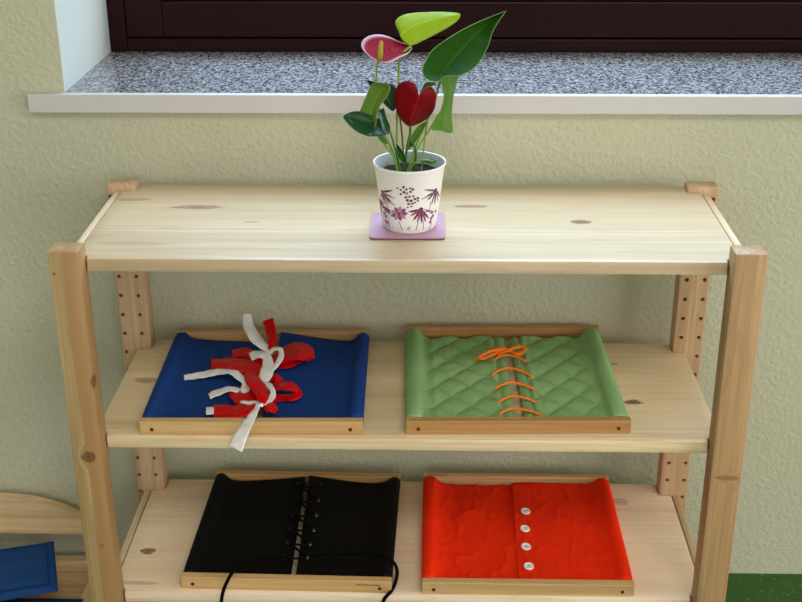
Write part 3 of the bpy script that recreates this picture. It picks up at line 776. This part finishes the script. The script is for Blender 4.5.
leaf('leaf', [(343,117),(348,113),(357,111),(368,114),(378,118),(388,126),(387,134),(379,136),(370,136.5),(361,134),(353,129),(347,123)], [(378,126),(368,124),(356,119),(344,117)], .108, M['leaf_shiny'], .0006, -.0014, .008, .002)
leaf('leaf', [(378,112),(384,109),(386,117),(390,126),(388,134),(383,130),(380,121)], [(380,112),(384,122),(387,132)], .112, M['leaf_shiny'], 0, -.0016, .002)
leaf('leaf', [(372,84),(380,83),(390,86),(388,95),(384,101),(379,108),(377,116),(375,127.5),(367,124),(356.5,120),(361,108),(366,96)], [(385,87),(378,96),(372,110),(373,124)], .110, M['leaf_fresh'], -.0010, -.0003, .008)
leaf('leaf', [(421,92),(423,86),(427,82),(436,83),(430,88),(426,96)], [(432,84),(426,88),(422,95)], .130, M['leaf_mid'], 0, -.001, .002)
leaf('leaf', [(418,126),(426,122),(423,131),(417,140),(411,148),(406,150),(410,138)], [(422,124),(415,136),(407,149)], .121, M['leaf_mid'], 0, 0, .002)
leaf('leaf', [(396,144),(400,147),(405,155),(407,163),(402,162),(397,154)], [(396,145),(401,154),(406,163)], .112, M['leaf_dark'], 0, 0, .002)
leaf('leaf', [(378,130),(386,139),(388,143),(384,144),(378,138)], [(376,130),(382,137),(387,143)], .112, M['leaf_mid'], 0, 0, .001)
leaf('leaf', [(424,161),(430,158.5),(436,160),(435,163),(429,164)], [(424,162),(435,162)], .116, M['leaf_dark'], 0, -.003, .001)
# flowers
fl = leaf('flower', [(361.7,47),(363,40),(370,35.5),(380,34.5),(390,37),(398,41),(411,46.5),(408,53),(400,57),(390,62),(380,61),(370,56)], [(379,60),(385,52),(397,48),(410,47)], .112, M['spathe_pink'], 0, -.0022, .005, .001)
b = bmesh.new(); P = [INV @ ony(u, v, y) for u, v, y in ((380,60.5,.106),(380.3,54,.103),(380.8,47,.104),(381.3,42,.107),(381.3,40.8,.108))]
tube(b, P, [.0027, .0036, .0034, .0024, .0009], 12); obj('spadix', b, M['spadix'], fl, smooth=True)
leaf('flower', [(394.3,96),(396,88),(401,82.5),(408,81),(414,83.5),(417.5,89),(418.8,94.5),(421,91.5),(425,88),(431,87),(435.5,92),(436,101),(433,112),(424,121),(410,126.5),(402,121),(396.5,111)], [(419,96),(416,106),(412,116),(410,125)], .098, M['spathe'], .0003, .0004, -.010, .0015)
# stems
SD = M['stem_dark']
stem([(378,61,.113),(376.5,75,.118),(377,95,.120),(383,130,.120),(393,152,.120),(398,176,.120)])
stem([(411,46,.130),(400,57,.128),(398.5,80,.126),(397,120,.124),(397,150,.121),(401,176,.120)])
stem([(375,127,.113),(384,143,.114),(394,158,.116),(399,176,.118)], .0016)
stem([(383,108,.116),(388,125,.117),(394,145,.118),(401,176,.119)], .0012, SD)
stem([(410,125,.114),(410,134,.114),(407,148,.113),(404,176,.118)], .0017, SD)
stem([(441,78,.122),(432,108,.122),(420,136,.121),(411,160,.120),(407,176,.120)], .0015)
stem([(432,88,.130),(427,122,.128),(424,146,.125),(421,176,.122)], .0012)
stem([(440,112,.127),(428,132,.125),(417,150,.122),(409,176,.121)], .0011)
stem([(396,95,.140),(401,125,.135),(403,150,.128),(404,176,.122)], .0012, SD)
stem([(433,161,.118),(420,160,.116),(410,168,.117),(407,178,.117)], .0010)
stem([(410,140,.115),(416,152,.118),(413,176,.120)], .0016, SD)
stem([(388,140,.125),(393,155,.122),(400,176,.120)], .0012)

# ------------------------------------------------------------ low wooden bed with blue bedding at the left
bed = thing('doll_bed', 'low pale wooden bed with arched headboard at left against the wall', 'bed', (-.86, .18, FZ))
bed_o = bed.location.copy()
def bobj(name, b_, mat, autosm=None):
    o = obj(name, b_, mat, bed, autosm=autosm); o.matrix_parent_inverse = Matrix.Translation(-bed_o); return o
XB0, XB1 = -1.18, -.515
wx = wood('bed_pine', 'x', srgb('#e6cfa6'), srgb('#d9b98c'), srgb('#c09a6c'), .5, seed=9.9); wy2 = wood('bed_pine_side', 'y', srgb('#e6cfa6'), srgb('#d9b98c'), srgb('#c09a6c'), .5, seed=12.2)
poly = [(XB0+.012, -.611), (XB1-.0205, -.611)]
cxm = (XB0+XB1)/2; 
arc = [(-.5290, -.5920), (-.5560, -.5790), (-.575, -.5690), (-.600, -.5590), (-.630, -.5510), (-.660, -.5475), (-.70, -.5450), (-.75, -.5435)]
arcm = [(2*cxm-x, z) for x, z in arc[::-1]]
poly += [(-.5356, -.5895)]+arc[1:]+[(x, z) for x, z in arcm[:-1]]+[(XB0+.0206, -.5895)]
poly[0] = (XB0+.0206, -.611)
b = bmesh.new(); prism(b, poly, .300, .318, 'y', .002); bobj('headboard', b, wx)
b = bmesh.new(); box(b, XB0+.0206, XB1-.0205, .296, .2997, -.6125, -.6010, .001); bobj('headboard_lip', b, wx)
for x in (XB0, XB1-.020):
    b = bmesh.new(); box(b, x, x+.020, .299, .321, FZ+.0003, -.5865, .003); bobj('post', b, wx)
b = bmesh.new(); box(b, XB0+.0203, XB1-.0203, .300, .318, -.700, -.670, .002); bobj('end_rail', b, wx)
for x in (XB0, XB1-.020):
    b = bmesh.new(); box(b, x, x+.020, -.20, .2985, -.703, -.675, .002); bobj('side_rail', b, wy2)
b = bmesh.new(); box(b, XB0+.0205, XB1-.0205, -.185, .2985, -.703, -.692, .001); bobj('base_board', b, wx)
b = bmesh.new(); box(b, XB0+.016, XB1-.016, -.20, -.186, -.700, -.640, .003); bobj('foot_rail', b, wx)
for x in (XB0, XB1-.016):
    b = bmesh.new(); box(b, x, x+.016, -.222, -.2005, FZ+.0003, -.63, .003); bobj('post', b, wx)

def cushion(name, L, D, T, mat, label, loc, rot, seam=True):
    b = bmesh.new(); N, Mm = 30, 22; top, bot = [], []
    for j in range(Mm+1):
        r1, r2 = [], []
        for i in range(N+1):
            fx, fy = i/N*2-1, j/Mm*2-1
            e = ((1-abs(fx)**3.5)*(1-abs(fy)**3.5))**.42
            pin = 1-.045*(abs(fx)*abs(fy))**2*0
            rim = -.0022*math.exp(-((max(abs(fx)*L/2-(L/2-.014), abs(fy)*D/2-(D/2-.014)))/.0022)**2) if seam else 0
            w_ = .0016*noise.noise(Vector((fx*3, fy*2.4, 2)))
            r1.append(Vector((fx*L/2*pin, fy*D/2*pin, T/2*e+w_*e+rim*e+.0006))); r2.append(Vector((fx*L/2*pin, fy*D/2*pin, -T/2*e-.0006)))
        top.append(r1); bot.append(r2)
    grid_sheet(b, top); grid_sheet(b, [r[::-1] for r in bot]); 
    # close the rim
    b.verts.ensure_lookup_table()
    n1 = (N+1)*(Mm+1)
    def vt(i, j): return b.verts[j*(N+1)+i]
    def vb(i, j): return b.verts[n1+j*(N+1)+(N-i)]
    for i in range(N):
        b.faces.new((vt(i, 0), vt(i+1, 0), vb(i+1, 0), vb(i, 0))); b.faces.new((vt(i, Mm), vt(i+1, Mm), vb(i+1, Mm), vb(i, Mm)))
    for j in range(Mm):
        b.faces.new((vt(0, j), vt(0, j+1), vb(0, j+1), vb(0, j))); b.faces.new((vt(N, j), vt(N, j+1), vb(N, j+1), vb(N, j)))
    o = obj(name, b, mat, None, smooth=True); o.location = loc; o.rotation_euler = rot; tag(o, label, 'cushion' if name == 'pillow' else 'mattress'); return o
cushion('mattress', .640, .362, .030, M['navy_deep'], 'dark blue mattress lying in the low wooden bed', (-.841, .003, -.6592), (0, 0, 0), False)
pil = cushion('pillow', .30, .110, .020, M['navy'], 'blue piped pillow leaning at the head of the low wooden bed', (0, 0, 0), (0, 0, 0))
br = onz(56, 591, -.640); bl = onz(0, 603, -.640); tr_ = ony(56, 541, .288)
ex = (br-bl).normalized(); ey = (tr_-br); Lp = ey.length; ey = (ey-ex*ey.dot(ex)*.0).normalized(); ez = ex.cross(ey).normalized()
ctr = (br+tr_)/2-ex*.15+ez*.008
mm = Matrix((ex, ey, ez)).transposed().to_4x4(); mm.translation = ctr; pil.matrix_world = mm; pil.scale = (1, Lp/.110, 1)
b = bmesh.new(); lx, ly = .15-.012, .055-.010
pz = lambda x, y: .010*((1-abs(x/.15)**3.5)*(1-abs(y/.055)**3.5))**.42+.0012
loop = []
for (x0, y0), (x1, y1) in zip(((-lx, -ly), (lx, -ly), (lx, ly), (-lx, ly)), ((lx, -ly), (lx, ly), (-lx, ly), (-lx, -ly))):
    for k in range(24): x = x0+(x1-x0)*k/24; y = y0+(y1-y0)*k/24; loop.append((x, y, pz(x, y)))
tube(b, loop+[loop[0]], .0011, 6); obj('piping', b, M['navy_deep'], pil, smooth=True)
